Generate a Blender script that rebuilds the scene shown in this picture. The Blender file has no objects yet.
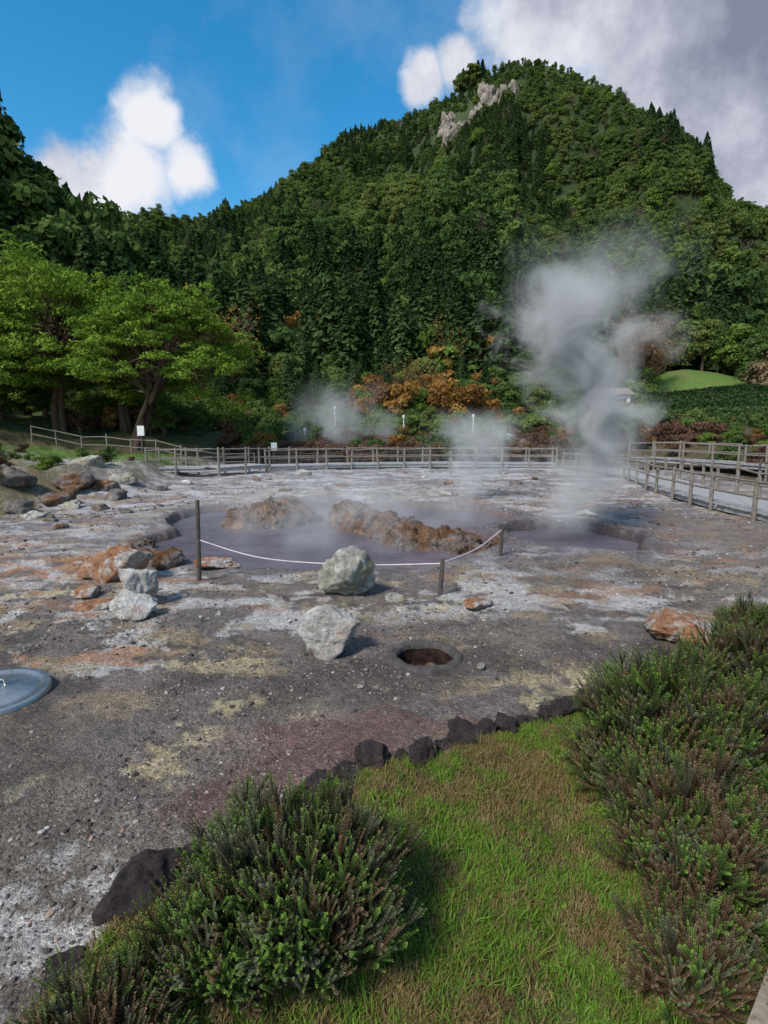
import bpy, math, random
import numpy as np
from mathutils import Vector, Matrix
rng=np.random.default_rng(7); random.seed(7)
S=bpy.context.scene
COL=S.collection
# ---------------------------------------------------------------- noise
def _h(ix,iy,seed):
    h=(ix.astype(np.int64)*374761393+iy.astype(np.int64)*668265263+seed*1442695)&0xffffffff
    h=((h^(h>>13))*1274126177)&0xffffffff
    return ((h^(h>>16))&0xffff)/65535.0
def vn(x,y,seed=0):
    x=np.asarray(x,float);y=np.asarray(y,float)
    ix=np.floor(x);iy=np.floor(y);fx=x-ix;fy=y-iy
    fx=fx*fx*(3-2*fx);fy=fy*fy*(3-2*fy)
    a=_h(ix,iy,seed);b=_h(ix+1,iy,seed);c=_h(ix,iy+1,seed);d=_h(ix+1,iy+1,seed)
    return (a*(1-fx)+b*fx)*(1-fy)+(c*(1-fx)+d*fx)*fy
def fbm(x,y,o=4,seed=0,g=.5):
    x=np.asarray(x,float);y=np.asarray(y,float)
    s=0;a=1;t=0
    for i in range(o):
        s=s+a*vn(x,y,seed+i*17);t+=a;a*=g
        x,y=(x*1.6-y*1.2+3.1),(x*1.2+y*1.6+7.7)
    return s/t
def n3(p,f,seed=0,o=4):
    return (fbm(p[:,0]*f+5,p[:,1]*f+1.3,o,seed)+fbm(p[:,1]*f+9,p[:,2]*f+3,o,seed+5)+fbm(p[:,2]*f+2,p[:,0]*f+8,o,seed+9))/3
def ss(a,b,x):
    t=np.clip((np.asarray(x,float)-a)/(b-a),0,1);return t*t*(3-2*t)
def blob(x,y,cx,cy,rx,ry,ang=0):
    c,s=math.cos(ang),math.sin(ang);dx=x-cx;dy=y-cy
    u=(dx*c+dy*s)/rx;v=(-dx*s+dy*c)/ry
    return np.exp(-(u*u+v*v))
# ---------------------------------------------------------------- terrain height
AZ=[-180,-100,-60,-33,-25.4,-17.1,-12.6,-8.9,-5.55,-3.7,-.4,3.36,7,11.5,15,18.5,22.8,26,27.95,28.8,30.8,33,45,60,100,180]
EL=[.05,.12,.28,.30,.325,.350,.382,.415,.470,.500,.515,.535,.565,.600,.590,.555,.498,.462,.424,.382,.342,.320,.30,.25,.12,.05]
RR=[300,300,300,300,330,350,345,335,320,315,310,305,300,300,300,298,290,282,278,290,330,350,350,330,300,300]
BX=[-3,-1.35,-1.15,-.7,-.39,-.09,.24,.58,.84,1.28,1.52,2.5,3.6,5,12]
BY=[.9,1.6,2.3,2.85,3.18,3.38,3.45,3.70,3.8,4.02,4.17,4.7,5.3,6.0,7]
def grassd(x,y): return np.interp(x,BX,BY)-y     # >0 inside lawn
def pool1(x,y):
    n=(fbm(x*.9,y*.9,4,3)-.5)*.9
    a=np.hypot((x+1.3)/3.6,(y-11.4)/2.5)
    b=np.hypot((x+1.7)/1.2,(y-14.6)/2.8)
    c=np.hypot((x-.9)/2.4,(y-14.8)/2.3)
    d=np.hypot((x+4.2)/1.4,(y-14.6)/2.0)
    return np.minimum(np.minimum(np.minimum(a,b),c),d)+n*.35
def pool2(x,y):
    n=(fbm(x*1.1,y*1.1,4,9)-.5)*.5
    return np.hypot((x-4.0)/1.4,(y-11.9)/1.8)+n
HX,HY=.40,5.18
def H(x,y):
    x=np.asarray(x,float);y=np.asarray(y,float)
    r=np.hypot(x,y);az=np.degrees(np.arctan2(x,y))
    z=(fbm(x*.25,y*.25,4,21)-.5)*.28*ss(3,9,r)+(fbm(x*1.3,y*1.3,4,22)-.5)*.12+(fbm(x*6,y*6,3,24)-.5)*.035
    p1=pool1(x,y);p2=pool2(x,y)
    z=z*np.clip(ss(1.0,1.5,np.minimum(p1,p2))+.3,0,1)
    z=z-.58*(1-ss(.90,1.04,p1))-.5*(1-ss(.82,1.02,p2))
    z=z+.07*np.exp(-((p2-1.12)/.12)**2)
    bk=ss(8.8,12.5,-x+(fbm(y*.3,x*.3,3,5)-.5)*4)*ss(10,18,y)
    z=z+bk*(.85+(fbm(x*.9,y*.9,4,6)-.5)*.7)+ss(13,24,-x)*ss(14,26,y)*.7
    z=z+ss(12,20,x)*ss(8,18,y)*.6
    z=z+np.clip(r-35,0,42)*.115*ss(35,42,r)
    z=z+.07*ss(-.05,.15,grassd(x,y))+.05*(fbm(x*2,y*2,3,31)-.5)*ss(0,.2,grassd(x,y))
    z=z-.6*(1-ss(.285,.32,np.hypot(x-HX,y-HY)))
    z=z+2.6*blob(x,y,38,70,9,8)
    R=np.interp(az,AZ,RR);e=np.interp(az,AZ,EL)-.018
    top=e*R-5
    t=np.clip((r-72)/(R-72),0,None)
    prof=np.where(t<1,np.clip(t,0,1)**1.32,1-.9*np.clip(t-1,0,1))
    m=top*prof
    gul=(fbm(az*.11+2,r*.006,4,41)-.5)
    det=(fbm(x*.02,y*.02,5,43)-.5)
    m=m+ss(.03,.4,t)*(1-ss(.7,.98,t))*(gul*75+det*55)+ss(.05,.2,t)*(fbm(x*.07,y*.07,4,44)-.5)*8*(1-ss(.8,1,t))
    cl=ss(5.2,6.5,az)*(1-ss(11,13,az))
    m=m+cl*7*(ss(-.008,.012,t-.885)-ss(-.15,-.004,t-.885))*(t<1)
    z=z+m*(t>0)
    z=z+57*np.exp(-(((x+80)/21)**2+((y-84)/26)**2)*.75)*ss(50,80,r)
    return z
def Hs(x,y): return float(H(np.array([x]),np.array([y]))[0])
# ---------------------------------------------------------------- mesh helpers
def mkmesh(name,V,F,mat=None,smooth=False,parent=None,link=True,mats=None,midx=None):
    me=bpy.data.meshes.new(name)
    V=np.asarray(V,dtype=np.float32)
    if isinstance(F,np.ndarray):
        k=F.shape[1];n=F.shape[0]
        me.vertices.add(len(V));me.vertices.foreach_set('co',V.ravel())
        me.loops.add(n*k);me.loops.foreach_set('vertex_index',F.astype(np.int32).ravel())
        me.polygons.add(n);me.polygons.foreach_set('loop_start',np.arange(0,n*k,k,dtype=np.int32))
        me.polygons.foreach_set('loop_total',np.full(n,k,dtype=np.int32))
        me.update(calc_edges=True)
    else:
        me.from_pydata(V.tolist(),[],F);me.update()
    me.polygons.foreach_set('use_smooth',np.full(len(me.polygons),bool(smooth),dtype=bool))
    if mat: me.materials.append(mat)
    if mats:
        for m in mats: me.materials.append(m)
        me.polygons.foreach_set('material_index',np.asarray(midx,dtype=np.int32))
    o=bpy.data.objects.new(name,me)
    if link: COL.objects.link(o)
    if parent: o.parent=parent
    return o
def empty(name,loc=(0,0,0)):
    o=bpy.data.objects.new(name,None);COL.objects.link(o);o.location=loc;o.empty_display_size=.2;return o
class MB:
    def __init__(s): s.V=[];s.F=[];s.M=[]
    def beam(s,p0,p1,w,h,up=(0,0,1),m=0):
        p0=Vector(p0);p1=Vector(p1);d=(p1-p0).normalized();u=Vector(up)
        if abs(d.dot(u))>.95: u=Vector((1,0,0)) if abs(d.x)<.9 else Vector((0,1,0))
        r=d.cross(u).normalized();u=r.cross(d).normalized();b=len(s.V)
        for p in (p0,p1):
            for a,c in ((-1,-1),(1,-1),(1,1),(-1,1)): s.V.append(tuple(p+r*a*w/2+u*c*h/2))
        for f in ((0,1,2,3),(7,6,5,4),(0,4,5,1),(1,5,6,2),(2,6,7,3),(3,7,4,0)): s.F.append(tuple(b+i for i in f));s.M.append(m)
    def tube(s,P,R,n=7,m=0,cap=True):
        b=len(s.V);P=[Vector(p) for p in P]
        for i,p in enumerate(P):
            d=(P[min(i+1,len(P)-1)]-P[max(i-1,0)]).normalized()
            a=Vector((0,0,1)) if abs(d.z)<.9 else Vector((1,0,0))
            r=d.cross(a).normalized();u=r.cross(d)
            for k in range(n):
                t=2*math.pi*k/n;s.V.append(tuple(p+(r*math.cos(t)+u*math.sin(t))*R[i]))
        for i in range(len(P)-1):
            for k in range(n):
                s.F.append((b+i*n+k,b+i*n+(k+1)%n,b+(i+1)*n+(k+1)%n,b+(i+1)*n+k));s.M.append(m)
        if cap:
            s.F.append(tuple(b+k for k in range(n)));s.M.append(m)
            s.F.append(tuple(b+(len(P)-1)*n+k for k in reversed(range(n))));s.M.append(m)
    def obj(s,name,mats,parent=None,smooth=False,link=True):
        if not isinstance(mats,(list,tuple)): mats=[mats]
        return mkmesh(name,s.V,s.F,parent=parent,smooth=smooth,mats=mats,midx=s.M,link=link)
def leafquads(C,N,size,aspect=.6,jit=.8):
    n=len(C);N=N+rng.normal(0,jit,(n,3));N/=np.linalg.norm(N,axis=1)[:,None]+1e-9
    A=rng.normal(0,1,(n,3));T=np.cross(N,A);T/=np.linalg.norm(T,axis=1)[:,None]+1e-9
    B=np.cross(N,T);s=(size*rng.uniform(.6,1.4,n))[:,None]
    V=np.stack([C-T*s,C-B*s*aspect,C+T*s,C+B*s*aspect],1).reshape(-1,3)
    return V,np.arange(4*n).reshape(n,4)
def shade_attr(o,vals_face):
    at=o.data.attributes.new('shade','FLOAT','FACE');at.data.foreach_set('value',np.asarray(vals_face,dtype=np.float32))
# ---------------------------------------------------------------- materials
def newmat(name):
    m=bpy.data.materials.new(name);m.use_nodes=True;nt=m.node_tree;nt.nodes.clear()
    return m,nt,nt.nodes,nt.links
def ramp(nt,stops):
    r=nt.nodes.new('ShaderNodeValToRGB');e=r.color_ramp.elements
    while len(e)<len(stops): e.new(.5)
    for i,(p,c) in enumerate(stops): e[i].position=p;e[i].color=(c[0],c[1],c[2],1)
    return r
def math_(nt,op,a=None,b=None,clamp=False):
    n=nt.nodes.new('ShaderNodeMath');n.operation=op;n.use_clamp=clamp
    for i,v in enumerate((a,b)):
        if v is None: continue
        if isinstance(v,(int,float)): n.inputs[i].default_value=v
        else: nt.links.new(v,n.inputs[i])
    return n.outputs[0]
def mixc(nt,f,a,b,mode='MIX'):
    n=nt.nodes.new('ShaderNodeMix');n.data_type='RGBA';n.blend_type=mode
    for s,v in ((0,f),(6,a),(7,b)):
        if isinstance(v,(int,float)): n.inputs[s].default_value=v
        elif isinstance(v,tuple): n.inputs[s].default_value=(v[0],v[1],v[2],1)
        else: nt.links.new(v,n.inputs[s])
    return n.outputs[2]
def noise(nt,scale,detail=4,vec=None,rough=.55):
    n=nt.nodes.new('ShaderNodeTexNoise');n.inputs['Scale'].default_value=scale;n.inputs['Detail'].default_value=detail
    n.inputs['Roughness'].default_value=rough
    if vec: nt.links.new(vec,n.inputs['Vector'])
    return n.outputs[0]
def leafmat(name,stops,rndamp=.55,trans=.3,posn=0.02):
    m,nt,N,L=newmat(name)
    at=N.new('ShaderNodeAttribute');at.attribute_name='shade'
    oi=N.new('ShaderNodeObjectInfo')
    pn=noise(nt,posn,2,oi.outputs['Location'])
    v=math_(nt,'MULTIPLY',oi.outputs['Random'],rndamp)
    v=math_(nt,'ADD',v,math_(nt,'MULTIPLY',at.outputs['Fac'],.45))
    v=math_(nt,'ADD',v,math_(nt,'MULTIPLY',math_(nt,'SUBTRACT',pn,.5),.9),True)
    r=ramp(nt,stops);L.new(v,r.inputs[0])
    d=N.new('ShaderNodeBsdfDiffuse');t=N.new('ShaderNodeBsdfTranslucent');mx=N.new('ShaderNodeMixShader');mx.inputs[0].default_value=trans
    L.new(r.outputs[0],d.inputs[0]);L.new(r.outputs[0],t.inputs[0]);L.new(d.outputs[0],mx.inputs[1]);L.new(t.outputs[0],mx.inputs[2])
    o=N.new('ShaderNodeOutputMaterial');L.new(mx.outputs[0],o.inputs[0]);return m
def surfmat(name,stops,scale=4,rough=.85,bump=.3,bscale=20,metal=0,stops2=None,scale2=2,thr=(.5,.6),fine=0,bdist=.05,finemin=.35):
    m,nt,N,L=newmat(name);tc=N.new('ShaderNodeTexCoord')
    p=tc.outputs['Object']
    r=ramp(nt,stops);L.new(noise(nt,scale,8,p,.7),r.inputs[0]);c=r.outputs[0]
    if stops2:
        r2=ramp(nt,stops2);L.new(noise(nt,scale*2.3,6,p,.7),r2.inputs[0])
        mr=N.new('ShaderNodeMapRange');mr.inputs[1].default_value=thr[0];mr.inputs[2].default_value=thr[1];L.new(noise(nt,scale2,8,p,.7),mr.inputs[0])
        c=mixc(nt,mr.outputs[0],c,r2.outputs[0])
    if fine:
        rf=ramp(nt,[(.32,(finemin,finemin*.95,finemin*.9)),(.46,(.95,.95,.95)),(.7,(1.25,1.24,1.22))]);L.new(noise(nt,fine,8,p,.75),rf.inputs[0]);c=mixc(nt,.85,c,rf.outputs[0],'MULTIPLY')
    b=N.new('ShaderNodeBsdfPrincipled');b.inputs['Roughness'].default_value=rough;b.inputs['Metallic'].default_value=metal
    b.inputs['Specular IOR Level'].default_value=.2 if metal==0 else .5
    L.new(c,b.inputs['Base Color'])
    bp=N.new('ShaderNodeBump');bp.inputs['Strength'].default_value=bump;bp.inputs['Distance'].default_value=bdist
    L.new(noise(nt,bscale,10,p,.75),bp.inputs['Height']);L.new(bp.outputs[0],b.inputs['Normal'])
    o=N.new('ShaderNodeOutputMaterial');L.new(b.outputs[0],o.inputs[0]);return m
M_bark=surfmat('bark',[(.3,(.05,.032,.022)),(.7,(.14,.095,.07))],6,.9,.6,14)
M_wood=surfmat('weathered_wood',[(.3,(.12,.10,.08)),(.7,(.27,.24,.21))],7,.85,.4,30)
M_deck=surfmat('deck_wood',[(.3,(.24,.23,.23)),(.7,(.42,.41,.41))],5,.8,.3,30)
M_wooddk=surfmat('dark_wood',[(.3,(.05,.04,.035)),(.7,(.12,.10,.085))],7,.85,.4,30)
M_rail=surfmat('pale_timber',[(.3,(.20,.16,.11)),(.7,(.36,.30,.23))],9,.85,.4,30,fine=30)
M_white=surfmat('white_paint',[(.3,(.55,.55,.53)),(.7,(.72,.72,.7))],4,.6,.05,10)
M_rope=surfmat('white_tape',[(.3,(.45,.36,.36)),(.7,(.68,.62,.62))],8,.7,.1,30)
M_rwhite=surfmat('white_rock',[(.30,(.20,.15,.11)),(.42,(.50,.46,.42)),(.56,(.74,.72,.69))],4.2,.92,1,11,stops2=[(.3,(.30,.16,.10)),(.7,(.50,.34,.25))],scale2=2.2,thr=(.54,.66),fine=22,bdist=.10,finemin=.5)
M_rgrey=surfmat('grey_rock',[(.30,(.11,.10,.075)),(.45,(.34,.32,.27)),(.60,(.62,.60,.55))],4.5,.92,1,11,stops2=[(.3,(.26,.21,.09)),(.7,(.44,.37,.22))],scale2=2.6,thr=(.50,.62),fine=20,bdist=.10,finemin=.45)
M_rorange=surfmat('orange_rock',[(.3,(.18,.08,.045)),(.48,(.44,.22,.12)),(.66,(.55,.36,.24))],5,.92,1,12,stops2=[(.35,(.26,.22,.19)),(.65,(.62,.58,.54))],scale2=3.0,thr=(.48,.56),fine=24,bdist=.10,finemin=.4)
M_rbrown=surfmat('brown_rock',[(.3,(.07,.04,.028)),(.48,(.24,.125,.068)),(.66,(.46,.29,.18))],3.5,.92,1,9,stops2=[(.35,(.13,.10,.09)),(.65,(.36,.31,.28))],scale2=1.8,thr=(.49,.57),fine=9,bdist=.18,finemin=.22)
M_rbank=surfmat('bank_rock',[(.3,(.09,.08,.07)),(.5,(.20,.18,.16)),(.68,(.36,.33,.30))],3.5,.92,1,8,stops2=[(.35,(.12,.07,.045)),(.65,(.28,.17,.10))],scale2=1.3,thr=(.5,.62),fine=12,bdist=.15)
M_rlava=surfmat('lava_rock',[(.3,(.025,.020,.021)),(.7,(.12,.09,.088))],6,.85,1.0,14,bdist=.1,fine=25)
M_cliff=surfmat('cliff_rock',[(.3,(.08,.065,.05)),(.48,(.25,.21,.18)),(.64,(.46,.42,.37))],.45,.95,1,.8,fine=1.6,bdist=1.0)
M_steel=surfmat('steel',[(.3,(.30,.30,.30)),(.7,(.55,.55,.54))],3,.34,.2,9,metal=.9,fine=14,finemin=.6)
M_concrete=surfmat('concrete_rim',[(.3,(.05,.045,.042)),(.7,(.15,.135,.125))],9,.9,.8,40)
M_holein=surfmat('hole_inside',[(.35,(.008,.006,.005)),(.7,(.075,.038,.028))],12,.9,1,12)
M_roof=surfmat('roof_tile',[(.3,(.16,.12,.11)),(.7,(.26,.21,.19))],4,.9,.4,12)
M_glass=surfmat('dark_glass',[(.3,(.02,.025,.03)),(.7,(.04,.045,.05))],2,.15,.0,5)
def watermat():
    m,nt,N,L=newmat('mud_water');g=N.new('ShaderNodeNewGeometry');p=g.outputs['Position']
    r=ramp(nt,[(.3,(.080,.066,.088)),(.7,(.150,.130,.160))]);L.new(noise(nt,.8,5,p),r.inputs[0])
    b=N.new('ShaderNodeBsdfPrincipled');b.inputs['Roughness'].default_value=.3;L.new(r.outputs[0],b.inputs['Base Color']);b.inputs['Specular IOR Level'].default_value=.35
    bp=N.new('ShaderNodeBump');bp.inputs['Strength'].default_value=.8;bp.inputs['Distance'].default_value=.06
    L.new(noise(nt,4,5,p),bp.inputs['Height']);L.new(bp.outputs[0],b.inputs['Normal'])
    o=N.new('ShaderNodeOutputMaterial');L.new(b.outputs[0],o.inputs[0]);return m
M_water=watermat()
# ---------------------------------------------------------------- ground sheet
def build_ground():
    a=np.concatenate([np.linspace(-110,-42,90,endpoint=False),np.linspace(-42,42,900,endpoint=False),np.linspace(42,110,91)])
    r=np.exp(np.linspace(math.log(.4),math.log(900),820))
    A,Rr=np.meshgrid(np.radians(a),r)
    X=Rr*np.sin(A);Y=Rr*np.cos(A);Z=H(X,Y)
    V=np.stack([X,Y,Z],-1).reshape(-1,3)
    nr,na=X.shape
    i=np.arange(nr-1)[:,None]*na+np.arange(na-1)[None,:]
    F=np.stack([i,i+na,i+na+1,i+1],-1).reshape(-1,4)[:,::-1]
    x=V[:,0];y=V[:,1];rr=np.hypot(x,y);az=np.degrees(np.arctan2(x,y))
    n=len(x);C=np.zeros((n,3))
    def mix(mask,col):
        nonlocal C
        m=np.clip(mask,0,1)[:,None];C=C*(1-m)+np.array(col)*m
    f1=fbm(x*.7,y*.7,5,101);f2=fbm(x*2.2,y*2.2,5,102,.6);f3=fbm(x*.3,y*.3,4,103);f4=fbm(x*5,y*5,4,104,.65)
    f5=fbm(x*1.2+40,y*2.4,5,105,.6);f6=fbm(x*.9+4,y*1.9,5,106,.6);f7=fbm(x*1.7+14,y*2.6,5,107,.6);f8=fbm(x*1.3+24,y*1.9,5,108,.6)
    C[:]=(.180,.155,.142)
    mix(ss(.42,.6,f2),(.115,.097,.088));mix(ss(.5,.66,f1)*.7,(.215,.18,.145))
    mix(ss(6.5,13,y)*.7,(.25,.225,.23));mix(ss(.44,.60,f6)*ss(8,12,y)*.75,(.14,.122,.13))
    band=ss(5.6,7.2,y)*(1-ss(9.8,12,y)*.2)
    mix(ss(.49,.59,f5+.10*(f4-.5))*band*(1-ss(3.5,7,x)*.6)*.9,(.48,.46,.45))
    mix(ss(.535,.62,f6+.10*(f4-.5))*ss(11,16,y)*.85,(.50,.48,.48))
    wl=blob(x,y,-1.7,2.4,.7,.6)*1.1+blob(x,y,-3.3,6.9,1.6,1.5)+blob(x,y,-6,11,3,3)+blob(x,y,-1.3,6.3,.8,.5)+blob(x,y,1.3,7.6,2.2,.9)+blob(x,y,-.5,5.6,.6,.35)*.6+blob(x,y,2.2,6.1,1.3,.5)*.8+blob(x,y,-2.6,5.0,.7,.3)+blob(x,y,-1.2,3.9,.3,.2)*.8
    mix(ss(.42,.60,wl*.5+(f2-.5)*1.5+(f4-.5)*.8)*.85,(.50,.48,.46))
    mix(ss(.54,.64,f7)*ss(3.0,5,y)*(1-ss(18,26,y))*.65,(.33,.255,.16))
    ye=blob(x,y,-1.55,3.25,.35,.28)+blob(x,y,-1.45,3.7,.4,.4)+blob(x,y,-1.3,4.4,.3,.35)*.8+blob(x,y,-1.6,5.15,.7,.35)+blob(x,y,1.15,4.6,.35,.4)+blob(x,y,1.8,4.75,.4,.25)+blob(x,y,-4.2,7.4,1,.6)*.9+blob(x,y,.9,7,.7,.3)*.6+blob(x,y,-.2,6.3,.6,.3)*.5+blob(x,y,-5.5,9,1,.5)*.7+blob(x,y,2.6,7.2,.8,.4)*.5
    mix(ss(.38,.58,ye*.50+(f4-.5)*1.3+(f2-.5)*1.1)*.8,(.45,.375,.225))
    og=blob(x,y,-4.6,8.3,1.4,.9)+blob(x,y,-2.6,5.2,.6,.3)*1.1+blob(x,y,3.3,5.6,1,.5)*.7+blob(x,y,-3.6,9.7,1.4,.6)*.9+blob(x,y,-7.5,9.5,2.4,1.3)*.9+blob(x,y,-13,17,4,3)+blob(x,y,-3.6,6.3,.7,.4)*.8+blob(x,y,5,16,2,1)*.6+blob(x,y,-3.4,5.2,.4,.15)*.7
    mix(ss(.40,.62,og*.55+(f4-.5)*1.0+(f2-.5)*.8)*.75,(.37,.19,.105))
    mix(ss(.60,.66,f8)*ss(5,7,y)*(1-ss(16,22,y))*.5,(.34,.18,.10))
    rd=blob(x,y,-.45,3.75,.9,.42)+blob(x,y,-1.1,3.0,.55,.3)*.7+blob(x,y,.7,3.95,.7,.25)*.7+blob(x,y,-.4,3.4,.5,.3)
    mix(ss(.35,.85,rd+(f2-.5)*.9+(f4-.5)*.5)*.8,(.17,.10,.088))
    dk=blob(x,y,-3,3.6,1.4,.6)+blob(x,y,2.4,5.3,1.3,.5)+blob(x,y,HX,HY,.65,.6)+blob(x,y,-2.0,2.7,.5,.3)*.7+blob(x,y,3.5,8.5,2.5,1.0)*.8+blob(x,y,-4.4,5.4,1.2,.6)*.6+blob(x,y,-.6,4.6,1.4,.4)*.8
    mix(ss(.35,.75,dk+(f2-.5)*.7)*.55,(.095,.079,.072))
    p1=pool1(x,y);p2=pool2(x,y)
    mix((1-ss(1.02,1.4,p1+(f2-.5)*.5))*.85,(.17,.15,.165));mix((1-ss(.9,1.12,p1))*.9,(.13,.07,.05))
    mix((1-ss(1.0,1.6,p2+(f2-.5)*.5))*.85,(.13,.115,.13));mix((1-ss(.95,1.1,p2))*.8,(.06,.045,.05))
    mix(ss(5.5,7.5,x+.6*(f1-.5))*ss(8,10,y)*(1-ss(13,16,y))*.7,(.20,.16,.13))
    g=grassd(x,y);mix(ss(-.03,.08,g+(f4-.5)*.15),(.10,.08,.04));mix(ss(.0,.15,g)*ss(.45,.6,f2),(.09,.12,.03))
    lw=ss(-.5,1.5,-x-10.5)*ss(24,27,y+(f2-.5)*4);mix(lw,(.095,.16,.035))
    mix(ss(9.2,11.5,-x+(f2-.5)*4)*ss(10,15,y)*(1-lw)*ss(.36,.48,f1)*.9,(.15,.13,.065))
    mix(ss(33.5,37,rr+(f1-.5)*3),(.095,.08,.045));mix(ss(36,44,rr+(f1-.5)*6),(.055,.08,.027))
    mix(ss(13.5,16,x+(f2-.5)*2)*ss(12,15,y),(.10,.08,.045))
    kn=ss(.30,.5,blob(x,y,38,68,10,9))
    mix(ss(78,88,rr)*(1-kn),(.035,.052,.018));mix(kn,(.10,.175,.038));mix(kn*ss(.45,.6,fbm(x*.5,y*.5,4,120)),(.13,.17,.05))
    mix(ss(250,280,rr)*(1-ss(.5,.62,fbm(x*.05,y*.05,4,77)))*.6,(.06,.085,.035))
    o=mkmesh('ground',V,F,smooth=True)
    at=o.data.color_attributes.new('Col','FLOAT_COLOR','POINT')
    at.data.foreach_set('color',np.concatenate([C,np.ones((n,1))],1).astype(np.float32).ravel())
    m,nt,N,L=newmat('ground_gravel');ca=N.new('ShaderNodeAttribute');ca.attribute_name='Col'
    gm=N.new('ShaderNodeNewGeometry');p=gm.outputs['Position']
    vo=N.new('ShaderNodeTexVoronoi');vo.inputs['Scale'].default_value=60;L.new(p,vo.inputs['Vector'])
    vo2=N.new('ShaderNodeTexVoronoi');vo2.inputs['Scale'].default_value=140;L.new(p,vo2.inputs['Vector'])
    sep=N.new('ShaderNodeSeparateColor');L.new(vo.outputs['Color'],sep.inputs[0])
    r1=ramp(nt,[(0,(.45,.43,.42)),(.6,(1,1,1)),(1,(1.8,1.75,1.7))]);L.new(sep.outputs[0],r1.inputs[0])
    r2=ramp(nt,[(.25,(.5,.49,.48)),(.5,(1,1,1)),(.75,(1.6,1.55,1.5))]);L.new(noise(nt,18,10,p,.75),r2.inputs[0])
    r3=ramp(nt,[(.3,(.62,.62,.62)),(.55,(1,1,1)),(.75,(1.4,1.38,1.35))]);L.new(noise(nt,3.0,8,p,.7),r3.inputs[0])
    c=mixc(nt,.5,ca.outputs['Color'],r1.outputs[0],'MULTIPLY');c=mixc(nt,1.0,c,r2.outputs[0],'MULTIPLY');c=mixc(nt,.8,c,r3.outputs[0],'MULTIPLY')
    b=N.new('ShaderNodeBsdfPrincipled');b.inputs['Roughness'].default_value=.92;b.inputs['Specular IOR Level'].default_value=.2;L.new(c,b.inputs['Base Color'])
    hgt=math_(nt,'ADD',math_(nt,'MULTIPLY',vo.outputs['Distance'],-.5),math_(nt,'MULTIPLY',noise(nt,22,10,p,.75),1.4))
    hgt=math_(nt,'ADD',hgt,math_(nt,'MULTIPLY',vo2.outputs['Distance'],-.3))
    bp=N.new('ShaderNodeBump');bp.inputs['Strength'].default_value=.8;bp.inputs['Distance'].default_value=.03;L.new(hgt,bp.inputs['Height']);L.new(bp.outputs[0],b.inputs['Normal'])
    oo=N.new('ShaderNodeOutputMaterial');L.new(b.outputs[0],oo.inputs[0]);o.data.materials.append(m)
build_ground()
def disc(name,cx,cy,rx,ry,z):
    n=64;V=[(cx,cy,z)]+[(cx+rx*math.cos(2*math.pi*k/n),cy+ry*math.sin(2*math.pi*k/n),z) for k in range(n)]
    F=[(0,1+k,1+(k+1)%n) for k in range(n)];return mkmesh(name,V,F,M_water)
disc('hot_spring_water',-1.0,13.2,5.6,5.3,-.19)
disc('hot_spring_water',4.0,11.9,2.1,2.4,-.195)
# ---------------------------------------------------------------- rocks
import bmesh
def rockmesh(seed,sub=4,nplanes=14,rough=.10):
    bm=bmesh.new();bmesh.ops.create_icosphere(bm,subdivisions=sub,radius=1)
    V=np.array([v.co[:] for v in bm.verts]);F=np.array([[v.index for v in f.verts] for f in bm.faces]);bm.free()
    rg=np.random.default_rng(seed);Np=rg.normal(0,1,(nplanes,3));Np/=np.linalg.norm(Np,axis=1)[:,None];hp=rg.uniform(.55,1.0,nplanes)
    D=V@Np.T;q=np.where(D>.05,hp/np.maximum(D,.05),9);r=np.minimum(q.min(1),1.15)
    r=r*(1+rough*2.4*(n3(V+seed,1.7,seed,5)-.5)+rough*1.6*(n3(V+seed,5,seed+3,4)-.5)+rough*.8*(n3(V+seed,13,seed+4,3)-.5))
    return V*r[:,None],F
def rock(name,x,y,sx,sy,sz,mat,seed,sink=.25,rot=0,sub=5,rough=.26,z=None):
    V,F=rockmesh(seed,sub,16,rough)
    V=V*np.array([sx/2,sy/2,sz/2]);o=mkmesh(name,V,F,mat,smooth=True)
    o.rotation_euler=(0,0,rot);zz=Hs(x,y) if z is None else z
    o.location=(x,y,zz+sz/2*(1-2*sink));return o
rock('white_boulder',-.53,5.40,.68,.52,.60,M_rwhite,11,.12,.4)
rock('grey_boulder',-.50,7.55,.84,.7,.74,M_rgrey,15,.15,.2)
rock('orange_boulder',-3.95,8.1,.95,.7,.72,M_rorange,17,.2,.3)
rock('orange_boulder',-4.45,8.3,.6,.5,.36,M_rorange,19,.25,.3)
rock('orange_boulder',-3.55,8.95,.6,.5,.44,M_rbrown,18,.2,.9)
rock('white_boulder',-3.10,6.85,.50,.45,.66,M_rwhite,23,.15,1.2)
rock('white_boulder',-2.95,6.35,.6,.45,.34,M_rwhite,24,.2,.2)
rock('white_boulder',-3.35,7.35,.5,.4,.30,M_rwhite,25,.2,.2)
rock('orange_stone',-3.5,6.7,.6,.35,.16,M_rorange,26,.3,.5)
rock('orange_stone',-4.0,7.3,.5,.35,.2,M_rorange,36,.3,.5)
rock('orange_stone',1.18,6.85,.48,.42,.14,M_rorange,27,.3,.5)
rock('orange_boulder',3.20,5.80,1.05,.75,.44,M_rorange,29,.24,.1)
rock('red_stone',4.1,6.5,.26,.2,.12,M_rbrown,30,.3,.5)
rock('grey_stone',3.7,5.2,.4,.3,.3,M_rgrey,31,.3,.5)
rock('grey_stone',.15,7.2,.3,.25,.12,M_rgrey,32,.3,.5)
rock('grey_stone',-2.1,9.0,.7,.5,.28,M_rgrey,33,.3,.2)
rock('orange_stone',-2.8,8.9,.8,.5,.25,M_rorange,34,.3,.2)
rock('grey_stone',2.3,11.2,.35,.3,.5,M_rbrown,35,.2,.5)
k=40
rb=np.random.default_rng(91)
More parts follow.
